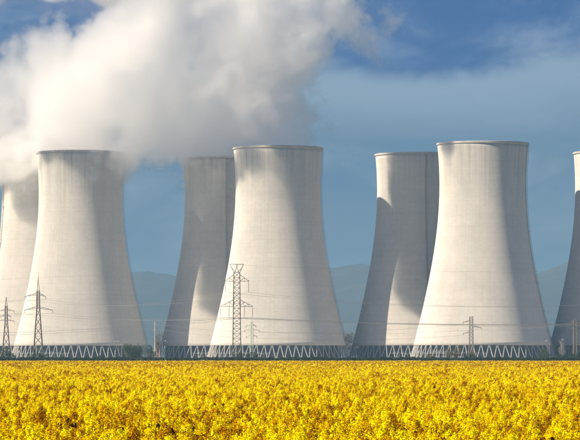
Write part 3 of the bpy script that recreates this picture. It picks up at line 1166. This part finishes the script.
# ------------------------------------------------------------------ steam
def steam(name, blobs, voxel, density, label, amp=17.0, seed=0.0, edge=3.0):
    """Soft volume built as a grid: smooth union of puffs (x, y, z, radius), eroded by billowing noise."""
    B = np.array(blobs)
    lo = (B[:, :3] - B[:, 3:4] - amp * 0.8).min(0)
    hi = (B[:, :3] + B[:, 3:4] + amp * 0.8).max(0)
    res = np.maximum(8, np.ceil((hi - lo) / voxel)).astype(int)
    ng = bpy.data.node_groups.new(name, 'GeometryNodeTree')
    ng.interface.new_socket('Geometry', in_out='INPUT', socket_type='NodeSocketGeometry')
    ng.interface.new_socket('Geometry', in_out='OUTPUT', socket_type='NodeSocketGeometry')
    N, L = ng.nodes, ng.links
    go = N.new('NodeGroupOutput')
    vc = N.new('GeometryNodeVolumeCube')
    vc.inputs['Min'].default_value, vc.inputs['Max'].default_value = tuple(lo), tuple(hi)
    for k, r_ in zip('XYZ', res):
        vc.inputs['Resolution ' + k].default_value = int(r_)
    pos = N.new('GeometryNodeInputPosition').outputs[0]

    def math_(op, a, b=None, c=None):
        n = N.new('ShaderNodeMath')
        n.operation = op
        for s, v in zip(n.inputs, (a, b, c)):
            if v is None: continue
            if isinstance(v, (int, float)): s.default_value = v
            else: L.new(v, s)
        return n.outputs[0]

    def vmath(op, a, b, c=None):
        n = N.new('ShaderNodeVectorMath')
        n.operation = op
        for s, v in zip(n.inputs, (a, b, c)):
            if v is None: continue
            if isinstance(v, (tuple, list)): s.default_value = v
            else: L.new(v, s)
        return n.outputs['Value'] if op in ('DISTANCE', 'LENGTH') else n.outputs['Vector']

    def noise(vec, scale, detail, rough, out='Fac'):
        n = N.new('ShaderNodeTexNoise')
        n.inputs['Scale'].default_value = scale
        n.inputs['Detail'].default_value = detail
        n.inputs['Roughness'].default_value = rough
        L.new(vec, n.inputs['Vector'])
        return n.outputs[out]
    shifted = vmath('ADD', pos, (seed, seed * 0.7, -seed))
    wv = noise(shifted, 0.016, 2, 0.5, 'Color')
    w = vmath('MULTIPLY_ADD', wv, (26, 26, 26), None)
    # centre the warp
    w2 = vmath('SUBTRACT', w, (13, 13, 13))
    p = vmath('ADD', pos, w2)
    sd = None
    for x, y, z, r_ in blobs:
        dd = math_('SUBTRACT', r_, vmath('DISTANCE', p, (x, y, z)))
        sd = dd if sd is None else math_('SMOOTH_MAX', sd, dd, 9.0)
    big = noise(shifted, 0.026, 8, 0.60)
    # rounded lumps of three sizes, like cauliflower heads
    vo = N.new('ShaderNodeTexVoronoi')
    vo.feature, vo.normalize = 'F1', True
    vo.inputs['Scale'].default_value = 0.07
    vo.inputs['Detail'].default_value = 2.6
    vo.inputs['Roughness'].default_value = 0.55
    vo.inputs['Lacunarity'].default_value = 2.3
    vw = vmath('MULTIPLY_ADD', noise(shifted, 0.06, 3, 0.6, 'Color'), (14, 14, 14), None)
    L.new(vmath('ADD', shifted, vw), vo.inputs['Vector'])
    s = math_('ADD', sd, math_('MULTIPLY', math_('SUBTRACT', big, 0.50), amp * 3.0))
    s = math_('ADD', s, math_('MULTIPLY', math_('SUBTRACT', 0.30, vo.outputs['Distance']), amp * 2.6))
    mr = N.new('ShaderNodeMapRange')
    mr.interpolation_type = 'SMOOTHSTEP'
    L.new(s, mr.inputs['Value'])
    mr.inputs['From Min'].default_value, mr.inputs['From Max'].default_value = 0.0, edge
    halo = N.new('ShaderNodeMapRange')
    halo.interpolation_type = 'SMOOTHSTEP'
    L.new(s, halo.inputs['Value'])
    halo.inputs['From Min'].default_value, halo.inputs['From Max'].default_value = -13.0, 3.0
    halo.inputs['To Max'].default_value = 0.11
    wisp = N.new('ShaderNodeMapRange')
    wisp.inputs['From Min'].default_value, wisp.inputs['From Max'].default_value = 0.42, 0.66
    L.new(noise(shifted, 0.07, 6, 0.65), wisp.inputs['Value'])
    veil_ = math_('MULTIPLY', halo.outputs[0], wisp.outputs[0])
    thin = noise(shifted, 0.02, 5, 0.6)
    mr2 = N.new('ShaderNodeMapRange')
    mr2.inputs['From Min'].default_value, mr2.inputs['From Max'].default_value = 0.3, 0.7
    mr2.inputs['To Min'].default_value, mr2.inputs['To Max'].default_value = 0.35, 1.6
    L.new(thin, mr2.inputs['Value'])
    dens = math_('MULTIPLY', math_('MAXIMUM', mr.outputs[0], veil_), mr2.outputs[0])
    L.new(dens, vc.inputs['Density'])
    m = bpy.data.materials.new(name)
    m.use_nodes = True
    t = m.node_tree
    t.nodes.clear()
    o_ = t.nodes.new('ShaderNodeOutputMaterial')
    pv = t.nodes.new('ShaderNodeVolumePrincipled')
    pv.inputs['Color'].default_value = (0.986, 0.982, 0.979, 1)
    pv.inputs['Density'].default_value = density
    pv.inputs['Anisotropy'].default_value = 0.65
    t.links.new(pv.outputs[0], o_.inputs['Volume'])
    sm = N.new('GeometryNodeSetMaterial')
    sm.inputs['Material'].default_value = m
    L.new(vc.outputs[0], sm.inputs['Geometry'])
    L.new(sm.outputs[0], go.inputs[0])
    me = bpy.data.meshes.new(name)
    me.from_pydata([tuple(lo), tuple(hi)], [], [])
    me.materials.append(m)
    o = link(name, me)
    md = o.modifiers.new('puffs', 'NODES')
    md.node_group = ng
    print('STEAM', name, res, res.prod())
    return tag(o, label, kind='stuff')


def puffs(rows):
    """(photo column, photo row, distance, radius in photo pixels) -> metres"""
    out = []
    for px, py, d, r_ in rows:
        v = at(px, py, d)
        out.append((v.x, v.y, v.z, r_ * d / FPX))
    return out


STEAM = puffs([
    # out of the tower by the left edge and its neighbour
    (42, 166, 2158, 40), (40, 148, 2158, 46), (12, 138, 2150, 46), (-28, 124, 2145, 46), (5, 104, 2140, 46), (42, 88, 2130, 48),
    (14, 156, 2118, 26), (-6, 162, 2122, 26), (32, 150, 2116, 26),
    (81, 160, 2086, 42), (70, 146, 2086, 40), (95, 146, 2086, 40), (92, 116, 2088, 48), (75, 94, 2090, 48), (112, 78, 2090, 50), (126, 116, 2096, 44),
    (150, 122, 2105, 38), (144, 140, 2104, 26), (162, 140, 2106, 22), (98, 153, 2056, 9), (108, 150, 2057, 8),
    (124, 44, 2080, 48), (104, 54, 2080, 40), (165, 92, 2110, 46), (168, 52, 2100, 48), (155, 12, 2080, 46), (150, -14, 2080, 40),
    (-22, 92, 2130, 36), (56, 66, 2110, 30),
    # out of the rear tower in the middle
    (226, 168, 2113, 42), (224, 148, 2113, 44), (234, 124, 2113, 46), (210, 112, 2104, 40), (252, 104, 2110, 46), (247, 74, 2105, 48), (217, 68, 2100, 44),
    (278, 84, 2105, 38), (272, 44, 2100, 46), (232, 28, 2090, 48), (200, 8, 2085, 48), (290, 8, 2095, 44), (250, -14, 2085, 44),
    (338, -12, 2095, 34), (302, 45, 2100, 28), (290, 112, 2112, 32), (276, 136, 2113, 30),
    (352, 16, 2095, 18), (372, 40, 2096, 12), (396, 26, 2096, 9), (318, 96, 2110, 12), (326, 128, 2112, 8), (30, 46, 2125, 12), (10, 58, 2130, 16), (60, 34, 2110, 10),
])
steam('steam', STEAM, 1.5, 0.07, 'dense white steam billowing from the towers and drifting up to the left')

SHADE_PUFFS = [(-262, 1984, 225, 17), (-141, 1941, 225, 21), (-125, 1948, 225, 22), (-109, 1955, 226, 23), (-92, 1961, 227, 22), (-76, 1968, 228, 22), (-60, 1975, 229, 20),
         (-246, 1990, 227, 18), (-230, 1997, 226, 20), (-212, 2006, 226, 21), (-194, 2014, 227, 20), (-176, 2020, 228, 15),
         (-158, 1968, 228, 11), (-172, 1980, 230, 11), (-272, 2017, 228, 13), (-258, 2010, 229, 12), (-40, 1926, 229, 10)]  # added puffs outside the view, placed so their shadows fall on the rear towers
steam('steam', SHADE_PUFFS, 1.6, 0.13, 'unseen steam puffs added above the view to shade the rear towers', 6.0, 91.0, 5.0)

# ------------------------------------------------------------------ haze
hz = MB().box((0, 6500, 179), (30400, 19400, 360))
hzm = bpy.data.materials.new('haze')
hzm.use_nodes = True
hzm.node_tree.nodes.clear()
_o = hzm.node_tree.nodes.new('ShaderNodeOutputMaterial')
_p = hzm.node_tree.nodes.new('ShaderNodeVolumePrincipled')
_p.inputs['Color'].default_value = (0.21, 0.37, 0.55, 1)
_p.inputs['Density'].default_value = 1.15e-4
_p.inputs['Anisotropy'].default_value = 0.0
hzm.node_tree.links.new(_p.outputs[0], _o.inputs['Volume'])
tag(hz.build('haze', hzm), 'thin blue haze in the air over the plain', kind='stuff')
